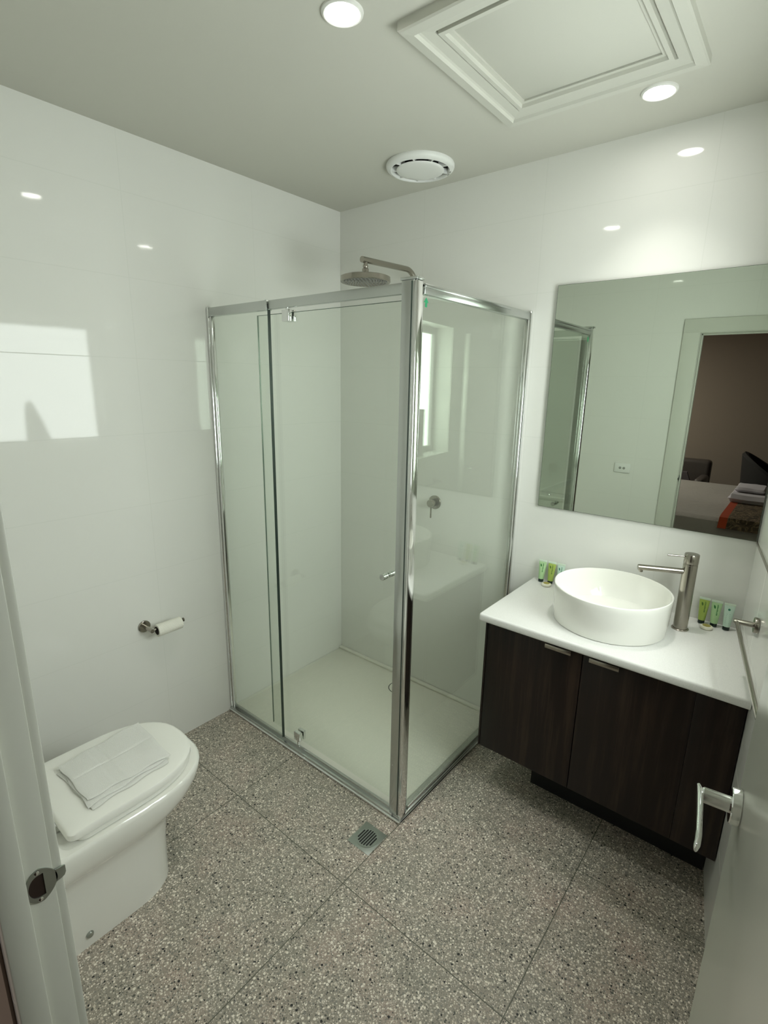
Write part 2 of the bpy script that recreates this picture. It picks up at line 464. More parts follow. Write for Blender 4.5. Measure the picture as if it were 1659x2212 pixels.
# lip
rings = []
for yy, hz, xo in ((0.0165, 0.0098, 0.0), (0.018, 0.009, 0.0), (0.022, 0.0085, 0.0), (0.0265, 0.0075, -0.001), (0.029, 0.005, -0.003)):
    rings.append([MS @ Vector((yy, hz, xo)), MS @ Vector((yy, -hz, xo)), MS @ Vector((yy, -hz, xo + 0.0018)), MS @ Vector((yy, hz, xo + 0.0018))])
loft(bm, rings)
part('plate', bm, M_steel, sk)
bm = BM(); prism(bm, inner, 0.0002, 0.0006, MS); part('latch_hole', bm, mat('rusty_dark_hole', (0.02, 0.008, 0.004), 0.6), sk)
bm = BM()
for zz in (0.0205, -0.0205): lathe(bm, [(0, 0.0026), (0.0022, 0.0024), (0.003, 0.0017)], MS @ Matrix.Translation(Vector((-0.003, zz, 0))), 16)
part('screw', bm, M_chrome, sk)

# door leaf: opened against the right wall, lever handle near its free edge
hx, hy = 2.203, -2.034
du = Vector((2.1175, -1.262, 0)) - Vector((hx, hy, 0)); DWID = du.length; du.normalize()
AD = math.atan2(du.y, du.x)
door = bpy.data.objects.new('door_1', None); COL.objects.link(door); door.matrix_world = Matrix.Translation(Vector((hx, hy, 0))) @ Matrix.Rotation(AD, 4, 'Z')
door['kind'] = 'structure'; door['label'] = 'white flush bathroom door standing open at the right edge'
bm = BM(); box(bm, 0, DWID, -0.036, 0, 0.012, 2.035, 0.002); part('door_leaf', bm, M_doorw, door, local=True)
# local frame: x towards free edge, +y = face looking at camera
hd = bpy.data.objects.new('door_handle', None); COL.objects.link(hd); hd.parent = door; hd['label'] = 'polished chrome lever handle'
bm = BM(); cyl(bm, (DWID - 0.052, 0, 1.048), (0, 1, 0), 0.014, 0.027, 0.0015, 40); part('rose', bm, M_chrome, hd, local=True)
bm = BM()
hp = Vector((DWID - 0.052, 0.0, 1.048))
tube(bm, [hp + Vector((0, 0.010, 0)), hp + Vector((0, 0.05, 0)), hp + Vector((0, 0.056, 0))], [0.0125, 0.012, 0.007], 24)
rings = []
for i, (xx, yo, wz, ty) in enumerate(((0.0135, 0.0585, 0.004, 0.001), (0.011, 0.0575, 0.010, 0.004), (0.0, 0.0555, 0.0125, 0.006), (-0.014, 0.055, 0.0125, 0.0055), (-0.06, 0.054, 0.0115, 0.005), (-0.095, 0.0535, 0.0115, 0.005), (-0.112, 0.054, 0.0105, 0.0045), (-0.121, 0.055, 0.007, 0.003), (-0.124, 0.0555, 0.002, 0.001))):
    rings.append([hp + Vector((xx, yo + ty * math.cos(a), wz * math.sin(a))) for a in [2 * PI * k / 20 for k in range(20)]])
loft(bm, rings)
part('lever', bm, M_chrome, hd, local=True)

# bedroom beyond the doorway (seen in the mirror)
bm = BM(); box(bm, -1.5, 5.0, -6.0, -2.095, -0.1, 0.0); struct('floor_bedroom', bm, M_bedfloor, 'brown bedroom carpet beyond the doorway')
bm = BM(); box(bm, -1.5, 5.0, -6.0, -2.095, H + 0.02, H + 0.12); struct('ceiling_bedroom', bm, M_bedceil, 'bedroom ceiling')
bm = BM(); box(bm, -1.5, 5.0, -6.12, -6.0, 0, H + 0.02); struct('wall_bedroom_far', bm, M_bedwall, 'dark brown bedroom wall seen in the mirror')
bm = BM(); box(bm, -1.62, -1.5, -6.0, -2.095, 0, H + 0.02); struct('wall_bedroom_left', bm, M_bedwall, 'bedroom side wall')
bm = BM(); box(bm, 5.0, 5.12, -6.0, -2.095, 0, H + 0.02); struct('wall_bedroom_right', bm, M_bedwall, 'bedroom side wall')
bm = BM(); wall_with_hole(bm, -1.5, 5.0, 0.0, H + 0.02, DX0 - 0.02, DX1 + 0.02, 0.0, DZ + 0.02, -2.099, -2.0952)
struct('wall_bedroom_near', bm, M_bedwall, 'bedroom side of the doorway wall')

# ------------------------------------------------------------------ ceiling hatch
t0 = thing('ceiling_hatch', 'square white access hatch with moulded frame in the ceiling', 'hatch', (1.443, -0.675, H))
bm = BM()
ring_sweep(bm, 1.148, 1.738, -0.985, -0.366, [(0.0, H), (0.0, H - 0.022), (0.004, H - 0.026), (0.030, H - 0.028), (0.034, H - 0.020), (0.040, H - 0.018), (0.066, H - 0.016), (0.068, H - 0.008), (0.073, H - 0.005), (0.073, H)])
part('hatch_frame', bm, M_hatch, t0, smooth=False)
bm = BM()
ring_sweep(bm, 1.221, 1.665, -0.912, -0.439, [(0.0, H), (0.0, H - 0.020), (0.012, H - 0.020), (0.014, H - 0.010), (0.026, H - 0.010), (0.026, H - 0.001), (0.030, H)])
part('inner_lip', bm, M_hatch, t0, smooth=False)
bm = BM(); box(bm, 1.247, 1.639, -0.884, -0.467, H - 0.006, H - 0.001, 0.001); part('panel', bm, M_hatch, t0)

# downlights
def downlight(x, y):
    d = thing('downlight', 'x', 'ceiling light', (x, y, H), group='round recessed ceiling lights')
    bm = BM(); lathe(bm, [(0.052, 0.0), (0.051, -0.004), (0.046, -0.007), (0.043, -0.006), (0.0415, -0.001)], Matrix.Translation(Vector((x, y, H))), 56); part('ring', bm, M_lampring, d)
    bm = BM(); lathe(bm, [(0, -0.0035), (0.030, -0.0032), (0.042, -0.002), (0.042, -0.0005), (0, -0.0005)], Matrix.Translation(Vector((x, y, H))), 48); part('lens', bm, M_lamp, d, 'glowing white lens')
    for nm_ in ('lamp_beam',):
        L = bpy.data.lights.new(nm_, 'SPOT'); L.energy = SPOT_POWER; L.spot_size = rad(92); L.spot_blend = 1.0; L.shadow_soft_size = 0.035; L.color = (1.0, 0.985, 0.93)
        lo = bpy.data.objects.new(nm_, L); COL.objects.link(lo); lo.parent = d; lo.location = (0, 0, -0.012)
    return d
dl = downlight(1.062, -1.092); dl['label'] = 'round lit downlight at the top edge, left of the ceiling hatch'
c2 = dl.copy(); COL.objects.link(c2); c2.location = (1.587, -0.257, H)
for ch in list(dl.children):
    k_ = ch.copy(); COL.objects.link(k_); k_.parent = c2
c2['label'] = 'round lit downlight between the ceiling hatch and the mirror wall'

# exhaust fan
fx, fy = 0.692, -0.244
t0 = thing('exhaust_fan', 'round white exhaust fan on the ceiling above the shower', 'exhaust fan', (fx, fy, H))
MF = Matrix.Translation(Vector((fx, fy, H)))
bm = BM(); lathe(bm, [(0.138, 0.0), (0.138, -0.003), (0.140, -0.004), (0.140, -0.012), (0.137, -0.017), (0.130, -0.022), (0.121, -0.024), (0.1175, -0.020), (0.116, -0.012), (0.116, 0.0)], MF, 72); part('outer_ring', bm, M_plastic, t0)
bm = BM(); lathe(bm, [(0, -0.030), (0.06, -0.0295), (0.088, -0.027), (0.096, -0.024), (0.098, -0.021), (0.095, -0.019), (0, -0.019)], MF, 72); part('cover_disc', bm, M_plastic, t0)
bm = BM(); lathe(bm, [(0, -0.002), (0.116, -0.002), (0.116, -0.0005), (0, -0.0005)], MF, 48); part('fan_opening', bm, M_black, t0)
for k in range(9):
    a = 2 * PI * k / 9 + 0.2
    bm = BM(); box(bm, 0.080, 0.117, -0.003, 0.003, -0.022, -0.003, M=MF @ Matrix.Rotation(a, 4, 'Z'))
    part('spoke', bm, M_plastic, t0)
bm = BM()
for w0, n_ in ((0, 6), (0.026, 7)):
    for k in range(n_):
        a = rad(-38) + (w0 + k * 0.003) / 0.124
        box(bm, 0.1215, 0.1265, -0.0011, 0.0011, -0.02412, -0.0236, M=MF @ Matrix.Rotation(a + rad(75), 4, 'Z'))
part('printed_marks', bm, M_print, t0, 'tiny grey printed words')

# ------------------------------------------------------------------ shower
t0 = thing('shower_tray', 'cream shower tray with raised rim along the back wall', 'shower tray', (0.55, -0.4, 0))
bm = BM()
box(bm, 0.001, SX - 0.031, -SY + 0.013, -0.001, 0.0, 0.018, 0.003)
box(bm, 0.001, SX - 0.031, -0.024, -0.001, 0.018, 0.032, 0.004)
part('base', bm, M_tray, t0)
bm = BM(); lathe(bm, [(0, 0.0235), (0.050, 0.0225), (0.055, 0.019), (0.055, 0.0182)], Matrix.Translation(Vector((0.568, -0.125, 0))), 40); part('drain_cover', bm, M_tray, t0)
bm = BM(); lathe(bm, [(0.0555, 0.0184), (0.0555, 0.0190), (0.0600, 0.0190), (0.0600, 0.0184)], Matrix.Translation(Vector((0.568, -0.125, 0))), 40, closed=True); part('drain_gap_shade', bm, M_seal_gap, t0)  # dark ring stands in for the shaded gap round the drain cover

en = thing('shower_enclosure', 'framed clear glass shower screen in the corner with silver rails', 'shower screen', (SX, -SY, 0))
# corner post
bm = BM()
box(bm, 1.066, 1.114, -SY - 0.012, -SY + 0.012, 0.02, SH + 0.004, 0.002)
part('corner_post', bm, M_alu, en)
bm = BM()
box(bm, 1.1085, 1.1235, -SY - 0.011, -SY + 0.022, 0.02, SH + 0.003, 0.0025, 3)
box(bm, 1.106, 1.1185, -SY + 0.0225, -SY + 0.032, 0.02, SH - 0.002, 0.001)
part('post_cover', bm, M_chrome, en, 'polished silver outer strip of the corner post')
bm = BM(); box(bm, 1.062, 1.127, -SY - 0.014, -SY + 0.024, SH + 0.004, SH + 0.012, 0.001); part('post_cap', bm, M_alu, en)
bm = BM(); box(bm, 1.1045, 1.1085, -SY - 0.0135, -SY - 0.0085, 0.03, SH, 0); part('post_seal', bm, M_seal_gap, en)
# wall channels
def channel(x0, x1, y0, y1):
    bm = BM()
    box(bm, x0, x1, y0, y1, 0.02, SH + 0.004, 0.003)
    return bm
bm = channel(0.001, 0.014, -SY - 0.014, -SY + 0.014); box(bm, 0.014, 0.030, -SY - 0.009, -SY + 0.009, 0.02, SH - 0.02, 0.002); part('wall_channel', bm, M_chrome, en)
bm = channel(SX - 0.012, SX + 0.014, -0.014, -0.001); box(bm, SX - 0.008, SX + 0.009, -0.030, -0.012, 0.02, SH - 0.02, 0.002); part('wall_channel', bm, M_chrome, en)
# top rails
bm = BM(); box(bm, 0.014, 0.41, -SY - 0.012, -SY + 0.012, SH - 0.036, SH, 0.002); box(bm, 0.402, 0.412, -SY - 0.013, -SY + 0.013, SH - 0.037, SH + 0.001, 0.001); part('top_rail', bm, M_alu, en)
bm = BM(); box(bm, 0.418, 1.066, -SY - 0.008, -SY + 0.012, SH - 0.034, SH - 0.001, 0.002); part('top_rail', bm, M_alu, en)
bm = BM(); box(bm, SX - 0.012, SX + 0.012, -SY + 0.032, -0.014, SH - 0.034, SH - 0.002, 0.003); box(bm, SX + 0.004, SX + 0.0145, -SY + 0.032, -0.2, SH - 0.014, SH - 0.004, 0.002); part('top_rail', bm, M_alu, en)
# bottom rails
bm = BM()
box(bm, 0.001, SX - 0.03, -SY - 0.016, -SY + 0.012, 0.0, 0.020, 0.003); box(bm, 0.03, SX - 0.045, -SY - 0.002, -SY + 0.010, 0.019, 0.034, 0.002)
part('bottom_rail', bm, M_alu, en)
bm = BM()
tube(bm, [(0.001, -SY - 0.017, 0.006), (SX + 0.012, -SY - 0.017, 0.006)], 0.006, 12)
tube(bm, [(SX + 0.012, -SY - 0.017, 0.006), (SX + 0.012, -0.02, 0.006)], 0.006, 12)
part('sill_bead', bm, M_chrome, en, 'rounded bright bead along the foot of the frame')
bm = BM()
box(bm, SX - 0.03, SX + 0.010, -SY - 0.012, -0.002, 0.0, 0.020, 0.003); box(bm, SX - 0.006, SX + 0.006, -SY + 0.045, -0.03, 0.019, 0.036, 0.002)
part('bottom_rail', bm, M_alu, en)
# glass
bm = BM(); box(bm, 0.016, 0.412, -SY - 0.006, -SY - 0.001, 0.034, SH - 0.034); part('fixed_panel', bm, M_glass, en, 'fixed clear glass pane beside the left wall')
bm = BM(); box(bm, 0.4122, 0.4155, -SY - 0.009, -SY + 0.003, 0.034, SH - 0.034); part('edge_seal', bm, M_seal_gap, en, 'dark vertical seal at the glass edge')
sp_ = bm = BM(); box(bm, SX - 0.003, SX + 0.003, -SY + 0.03, -0.02, 0.034, SH - 0.032); side = part('side_panel', bm, M_glass, en, 'clear glass pane beside the vanity')
bm = BM()
AR = Matrix(((0, 0, 1, SX + 0.0032), (1.05, 0, 0, -0.772), (0, 0.85, 0, 1.911), (0, 0, 0, 1)))
prism(bm, [(-0.005, 0), (0.005, 0), (0.005, 0.016), (0.012, 0.016), (0.0, 0.034), (-0.012, 0.016), (-0.005, 0.016)], 0, 0.0006, AR)
part('arrow_sticker', bm, M_green, side, 'small green arrow sticker pointing up')
dr = bpy.data.objects.new('shower_door', None); COL.objects.link(dr); dr.parent = en; dr['label'] = 'pivoting clear glass door panel'
bm = BM(); box(bm, 0.320, 1.056, -SY + 0.013, -SY + 0.019, 0.060, 1.930); part('door_glass', bm, M_glass, dr)
bm = BM(); box(bm, 0.3185, 0.320, -SY + 0.013, -SY + 0.019, 0.060, 1.930); box(bm, 0.3185, 1.056, -SY + 0.013, -SY + 0.019, 1.930, 1.9312); part('glass_edge', bm, M_glassedge, dr)
for z0_, z1_ in ((1.898, 1.940), (0.062, 0.104)):
    bm = BM(); box(bm, 0.492, 0.532, -SY - 0.006, -SY + 0.0122, z0_, z1_, 0.0025); box(bm, 0.492, 0.532, -SY + 0.0198, -SY + 0.034, z0_, z1_, 0.0025)
    cyl(bm, (0.512, -SY + 0.004, z1_ if z0_ > 1 else z0_ - 0.026), (0, 0, 1), 0.012 if z0_ > 1 else 0.026, 0.006, 0.0005, 16)
    part('pivot_clamp', bm, M_chrome, dr, 'chrome pivot clamp')
bm = BM()
for sgn, y0_ in ((-1, -SY + 0.013), (1, -SY + 0.019)):
    lathe(bm, [(0, 0), (0.0085, 0), (0.0085, 0.004), (0.0115, 0.005), (0.0115, 0.011), (0.009, 0.012), (0.009, 0.014), (0.012, 0.015), (0.012, 0.029), (0.011, 0.030), (0, 0.030)], frame_from((1.012, y0_, 1.002), (0, sgn, 0)), 28)
part('door_knob', bm, M_chrome, dr, 'small ribbed chrome knob')

# shower head
ax, az = 0.527, 2.10
t0 = thing('overhead_shower', 'round brushed nickel rain shower head on an arm from the back wall', 'shower', (ax, 0, az))
bm = BM()
pts = [(ax, -0.002, 2.088), (ax, -0.008, 2.088)]
for k in range(1, 9):
    a = k / 8 * PI / 2
    pts.append((ax, -0.008 - 0.018 * math.sin(a), 2.088 + 0.018 * (1 - math.cos(a))))
for k in range(0, 13):
    a = k / 12 * (PI / 2 + 0.03)
    pts.append((ax, -0.026 - 0.075 * (1 - math.cos(a)), 2.122 + 0.075 * math.sin(a)))
pts.append((ax, -0.415, 2.184))
tube(bm, pts, 0.0125, 24)
cyl(bm, (ax, -0.392, 2.184), (0, 0, -1), 0.022, 0.009, 0.001, 24)
part('arm', bm, M_nickel, t0)
bm = BM(); lathe(bm, [(0, 0), (0.019, 0), (0.019, 0.004), (0.014, 0.006), (0, 0.006)], frame_from((ax, -0.001, 2.088), (0, -1, 0)), 32); part('wall_flange', bm, M_nickel, t0)
bm = BM(); MH = Matrix.Translation(Vector((ax, -0.392, 2.120)))
lathe(bm, [(0, 0.046), (0.010, 0.046), (0.012, 0.040), (0.010, 0.034), (0.014, 0.030), (0.014, 0.014), (0.017, 0.012), (0.018, 0.002), (0.10, 0.0), (0.107, -0.003), (0.108, -0.022), (0.106, -0.024), (0.098, -0.024), (0.095, -0.022), (0, -0.022)], MH, 64); hdp = part('head', bm, M_nickel, t0)
bm = BM()
for i_, R_ in enumerate((0.0, 0.016, 0.031, 0.046, 0.061, 0.076, 0.089)):
    nn = 1 if R_ == 0 else int(2 * PI * R_ / 0.0155)
    for k in range(nn):
        a = 2 * PI * k / nn
        lathe(bm, [(0.0026, -0.022), (0.0022, -0.0262), (0, -0.0264)], MH @ Matrix.Translation(Vector((R_ * math.cos(a), R_ * math.sin(a), 0))), 8)
o = part('nozzles', bm, mat('grey_rubber_nozzle', (0.28, 0.28, 0.26), 0.6), hdp); o['kind'] = 'stuff'

# shower mixer
t0 = thing('shower_mixer', 'round brushed nickel mixer tap on the wall inside the shower', 'shower tap', (0.675, 0, 1.085))
bm = BM(); lathe(bm, [(0, 0), (0.036, 0), (0.036, 0.004), (0.034, 0.006), (0, 0.006)], frame_from((0.675, -0.001, 1.085), (0, -1, 0)), 48); part('backplate', bm, M_nickel, t0)
bm = BM(); cyl(bm, (0.675, -0.006, 1.085), (0, -1, 0), 0.044, 0.0195, 0.0015, 40); part('body', bm, M_nickel, t0)
bm = BM(); cyl(bm, (0.675, -0.037, 1.07), (0, 0, -1), 0.062, 0.0042, 0.0008, 16); part('lever', bm, M_nickel, t0)

# ------------------------------------------------------------------ toilet
TC = 0.53
def dshape(front, back, hw, a, z, rb=0.02, n=20, cx=TC):
    """D outline: straight back and sides, half-ellipse front; counter-clockwise"""
    pts = []
    for k in range(5):
        an = PI + k / 4 * PI / 2
        pts.append((cx - hw + rb + rb * math.cos(an), back + rb + rb * math.sin(an), z))
    for k in range(5):
        an = 1.5 * PI + k / 4 * PI / 2
        pts.append((cx + hw - rb + rb * math.cos(an), back + rb + rb * math.sin(an), z))
    y0 = front - a
    for k in range(n + 1):
        an = PI * k / n
        ca, sa = math.cos(an), math.sin(an)
        pts.append((cx + hw * math.copysign(abs(ca) ** 0.80, ca), y0 + a * sa ** 0.86 if sa > 0 else y0, z))
    return pts
wc = thing('toilet', 'white back-to-wall toilet with closed lid beside the left wall', 'toilet', (TC, -1.75, 0))
bm = BM()
rings = [dshape(f, -2.034, h, a, z) for z, f, h, a in (
    (0.0, -1.500, 0.146, 0.15), (0.06, -1.500, 0.148, 0.15), (0.16, -1.497, 0.150, 0.155), (0.235, -1.486, 0.154, 0.16), (0.268, -1.470, 0.162, 0.18),
    (0.285, -1.445, 0.176, 0.21), (0.305, -1.412, 0.188, 0.235), (0.33, -1.383, 0.197, 0.255), (0.36, -1.363, 0.203, 0.27), (0.388, -1.356, 0.205, 0.275), (0.397, -1.358, 0.203, 0.273), (0.402, -1.364, 0.198, 0.268))]
loft(bm, rings); part('pan', bm, M_ceramic, wc)
bm = BM()
loft(bm, [dshape(-1.392, -1.800, 0.178, 0.25, 0.4035, 0.03), dshape(-1.388, -1.803, 0.183, 0.25, 0.406, 0.03), dshape(-1.388, -1.803, 0.183, 0.25, 0.4175, 0.03), dshape(-1.392, -1.800, 0.179, 0.25, 0.4195, 0.03)])
part('seat', bm, M_toiletseat, wc)
bm = BM()
loft(bm, [dshape(-1.392, -1.819, 0.180, 0.235, 0.422, 0.022), dshape(-1.385, -1.825, 0.187, 0.24, 0.4255, 0.022), dshape(-1.385, -1.825, 0.187, 0.24, 0.443, 0.022), dshape(-1.389, -1.822, 0.184, 0.237, 0.4475, 0.022), dshape(-1.396, -1.816, 0.176, 0.232, 0.4495, 0.02), dshape(-1.44, -1.77, 0.13, 0.20, 0.4508, 0.03)])
part('lid', bm, M_toiletseat, wc)
for sx_ in (-0.08, 0.08):
    bm = BM(); cyl(bm, (TC + sx_ - 0.02, -1.826, 0.4205), (1, 0, 0), 0.04, 0.011, 0.001, 20); lathe(bm, [(0.014, 0.4022), (0.014, 0.41), (0, 0.412)], Matrix.Translation(Vector((TC + sx_, -1.832, 0))), 20); part('hinge', bm, M_chrome, wc)
ci = bpy.data.objects.new('cistern', None); COL.objects.link(ci); ci.parent = wc
bm = BM()
loft(bm, [dshape(-1.905, -2.034, 0.17, 0.03, 0.4025, 0.01), dshape(-1.90, -2.034, 0.175, 0.03, 0.45, 0.01), dshape(-1.885, -2.034, 0.185, 0.03, 0.775, 0.01)])
part('cistern_body', bm, M_ceramic, ci)
bm = BM()
loft(bm, [dshape(-1.881, -2.034, 0.189, 0.03, 0.776, 0.01), dshape(-1.878, -2.034, 0.192, 0.03, 0.782, 0.01), dshape(-1.878, -2.034, 0.192, 0.03, 0.800, 0.01), dshape(-1.884, -2.032, 0.186, 0.03, 0.807, 0.01)])
part('cistern_lid', bm, M_ceramic, ci)
bm = BM(); lathe(bm, [(0.022, 0.807), (0.021, 0.811), (0, 0.812)], Matrix.Translation(Vector((TC, -1.955, 0))), 28); part('flush_button', bm, M_chrome, ci)
bm = BM(); lathe(bm, [(0.0105, 0), (0.0105, 0.004), (0.008, 0.008), (0, 0.009)], frame_from((TC + 0.147, -1.80, 0.045), (1, 0, 0)), 24); part('bolt_cover', bm, M_steel, wc, 'small grey bolt cap low on the side')

# folded towel on the lid
def quad_sheet(bm, C, z0, th, wav=0.002, seed=0, n=26, bul=0.0, mi=0, folds=False):
    """soft slab over corner points C (4 xy), with waves; closed mesh"""
    rnd = random.Random(seed); ph = [rnd.uniform(0, 6) for _ in range(6)]
    def P(u, v): 
        a = (1 - u) * (1 - v); b = u * (1 - v); c = u * v; d = (1 - u) * v
        x = a * C[0][0] + b * C[1][0] + c * C[2][0] + d * C[3][0]; y = a * C[0][1] + b * C[1][1] + c * C[2][1] + d * C[3][1]
        x += 0.0022 * math.sin(14 * v + ph[0]) * (1 if 0.02 < u < 0.98 else 1.6); y += 0.002 * math.sin(11 * u + ph[1])
        return x, y
    top, bot = [], []
    for i in range(n + 1):
        rt_, rb_ = [], []
        for j in range(n + 1):
            u, v = i / n, j / n
            e = min(u, 1 - u, v, 1 - v)
            edge = min(1.0, e / 0.045); rnd_ = math.sqrt(max(0, 1 - (1 - edge) ** 2))
            x, y = P(u, v)
            w = wav * (math.sin(7 * u + 3 * v + ph[2]) + 0.6 * math.sin(15 * v - 5 * u + ph[3]) + 0.3 * math.sin(23 * u + 9 * v + ph[4]))
            band = 0
            if folds:
                band = -0.0011 if 0.56 < v < 0.68 else 0
                band -= 0.0030 * math.exp(-((u - 0.46 - 0.03 * math.sin(3 * v)) / 0.016) ** 2)
                band += 0.0018 * math.exp(-((u - 0.80 + 0.22 * v) / 0.03) ** 2) * (1 - v)
            rt_.append(bm.verts.new((x, y, z0 + th * (0.5 + 0.5 * rnd_) + w + band * edge + bul * math.sin(PI * u) * math.sin(PI * v))))
            rb_.append(bm.verts.new((x, y, z0 + th * (0.5 - 0.5 * rnd_) + w * 0.3)))
        top.append(rt_); bot.append(rb_)
    for i in range(n):
        for j in range(n):
            bm.faces.new((top[i][j], top[i + 1][j], top[i + 1][j + 1], top[i][j + 1])).material_index = mi
            bm.faces.new((bot[i][j], bot[i][j + 1], bot[i + 1][j + 1], bot[i + 1][j])).material_index = mi
    for k in range(n):
        bm.faces.new((top[k][0], bot[k][0], bot[k + 1][0], top[k + 1][0])); bm.faces.new((top[k][n], top[k + 1][n], bot[k + 1][n], bot[k][n]))
        bm.faces.new((top[0][k], top[0][k + 1], bot[0][k + 1], bot[0][k])); bm.faces.new((top[n][k], bot[n][k], bot[n][k + 1], top[n][k + 1]))
bm = BM()
quad_sheet(bm, [(0.406, -1.478), (0.656, -1.500), (0.672, -1.744), (0.436, -1.756)], 0.4515, 0.0055, 0.0005, 1, n=50)
quad_sheet(bm, [(0.400, -1.478), (0.644, -1.498), (0.662, -1.750), (0.428, -1.748)], 0.4568, 0.0050, 0.0010, 2, n=50)
quad_sheet(bm, [(0.394, -1.474), (0.642, -1.488), (0.638, -1.744), (0.420, -1.746)], 0.4622, 0.0062, 0.0016, 3, n=60, bul=0.001, folds=True)
single('hand_towel', bm, M_towel, 'folded white towel lying on the closed toilet lid', 'towel', (0.53, -1.61, 0.451))

# toilet roll holder and roll
t0 = thing('toilet_roll_holder', 'brushed nickel toilet roll holder on the left tiled wall', 'toilet roll holder', (0, -1.240, 0.628))
bm = BM(); lathe(bm, [(0, 0), (0.026, 0), (0.026, 0.006), (0.024, 0.008), (0, 0.008)], frame_from((0.001, -1.240, 0.628), (1, 0, 0)), 40); part('rosette', bm, M_nickel, t0)
bm = BM(); tube(bm, [(0.008, -1.240, 0.628), (0.075, -1.240, 0.628)], 0.0085, 20); part('arm', bm, M_nickel, t0)
bm = BM(); tube(bm, [(0.068, -1.240, 0.628), (0.068, -1.095, 0.628)], 0.0055, 16); cyl(bm, (0.068, -1.097, 0.628), (0, 1, 0), 0.006, 0.009, 0.001, 20); part('bar', bm, M_nickel, t0)
t0 = thing('toilet_roll', 'nearly finished white toilet roll on the wall holder', 'toilet roll', (0.068, -1.16, 0.628))
bm = BM(); MR = frame_from((0.068, -1.218, 0.620), (0, 1, 0))
lathe(bm, [(0.0185, 0), (0.0265, 0.0), (0.027, 0.002), (0.027, 0.108), (0.0265, 0.110), (0.0185, 0.110)], MR, 40, closed=True); part('paper', bm, M_paper, t0)
bm = BM(); lathe(bm, [(0.0180, -0.0008), (0.0184, -0.0008), (0.0184, 0.1106), (0.0180, 0.1106)], MR, 32, closed=True); part('core', bm, M_paperdark, t0, 'dark cardboard core')

# floor drain
dx, dy = 1.069, -0.970
t0 = thing('floor_drain', 'square steel floor drain in front of the shower corner', 'floor drain', (dx, dy, 0))
MD = Matrix.Translation(Vector((dx, dy, 0)))
bm = BM(); box(bm, dx - 0.052, dx + 0.052, dy - 0.056, dy + 0.056, 0.0, 0.0016, 0.0006); part('plate', bm, M_steel, t0)
bm = BM()
lathe(bm, [(0.0415, 0.0016), (0.0415, 0.0030), (0.0440, 0.0030), (0.0440, 0.0016)], MD, 56, closed=True); part('rim', bm, M_steel, t0)
bm = BM(); lathe(bm, [(0, 0.0024), (0.0405, 0.0024), (0.0405, 0.0016), (0, 0.0016)], MD, 48); part('grate', bm, M_steel, t0)
bm = BM()
for k in range(7):
    off = (k - 3) * 0.0098
    L_ = math.sqrt(0.036 ** 2 - off ** 2)
    MM = MD @ Matrix.Rotation(rad(0), 4, 'Z')
    pts = []
    for q in range(9):
        a = -PI / 2 + PI * q / 8 + PI / 2
        pts.append((off + 0.0029 * math.cos(a), L_ - 0.0029 + 0.0029 * math.sin(a)))
    for q in range(9):
        a = PI + PI * q / 8
        pts.append((off + 0.0029 * math.cos(a), -L_ + 0.0029 + 0.0029 * math.sin(a)))
    prism(bm, pts, 0.0024, 0.0029, MM)
part('grate_slots', bm, M_black, t0, 'dark slots of the grate')

# ------------------------------------------------------------------ vanity
VX0, VFY, VB, VT = 1.250, -0.476, 0.215, 0.789
def cx_at(y): return 2.034 - 0.156 * y - 0.002
vn = thing('vanity_cabinet', 'dark walnut two-door vanity cabinet under the white top', 'cabinet', (1.65, -0.24, 0))
bm = BM()
prism(bm, [(VX0, VFY + 0.019), (cx_at(VFY + 0.019), VFY + 0.019), (cx_at(-0.001), -0.001), (VX0, -0.001)], VB, VT); part('carcass', bm, M_wood, vn, smooth=False)
def vdoor(x0, x1, h0=None, h1=None):
    d = bpy.data.objects.new('door', None); COL.objects.link(d); d.parent = vn
    bm = BM(); box(bm, x0, x1, VFY, VFY + 0.018, VB, VT - 0.003, 0.001); part('door_panel', bm, M_wood, d)
    bm = BM(); box(bm, h0, h1, VFY - 0.016, VFY + 0.001, VT - 0.018, VT - 0.0155, 0.0005); box(bm, h0, h1, VFY - 0.0185, VFY - 0.0155, VT - 0.031, VT - 0.0155, 0.0008); part('handle', bm, M_nickel, d, 'brushed metal lip handle')
vdoor(VX0 + 0.010, 1.627, 1.497, 1.592); vdoor(1.630, 1.975, 1.655, 1.753)
bm = BM(); box(bm, VX0, VX0 + 0.008, VFY, VFY + 0.018, VB, VT - 0.003, 0.0008); part('filler_panel', bm, M_wood, vn)
bm = BM(); box(bm, 1.9758, cx_at(VFY) - 0.001, VFY, VFY + 0.018, VB, VT - 0.003, 0.0008); part('filler_panel', bm, M_wood, vn)
bm = BM(); prism(bm, [(1.425, -0.296), (2.076, -0.296), (2.034, -0.02), (1.425, -0.02)], 0.0, VB); part('kickboard', bm, M_kick, vn)

# worktop
bm = BM()
N_ = 6
def topring(z, ins):
    r = 0.012
    x0, y0 = 1.236 + ins, -0.517 + ins
    pts = []
    for k in range(7):
        a = PI + k / 6 * PI / 2
        pts.append((x0 + r + r * math.cos(a), y0 + r + r * math.sin(a), z))
    pts += [(cx_at(y0), y0, z), (cx_at(-0.001), -0.001, z), (x0, -0.001, z)]
    return pts
loft(bm, [topring(0.790, 0.003), topring(0.7925, 0.0008), topring(0.796, 0), topring(0.812, 0), topring(0.817, 0.0015), topring(0.8205, 0.006)])
single('worktop', bm, M_counter, 'white stone worktop with rounded edge on the walnut cabinet', 'worktop', (1.65, -0.25, 0.79))

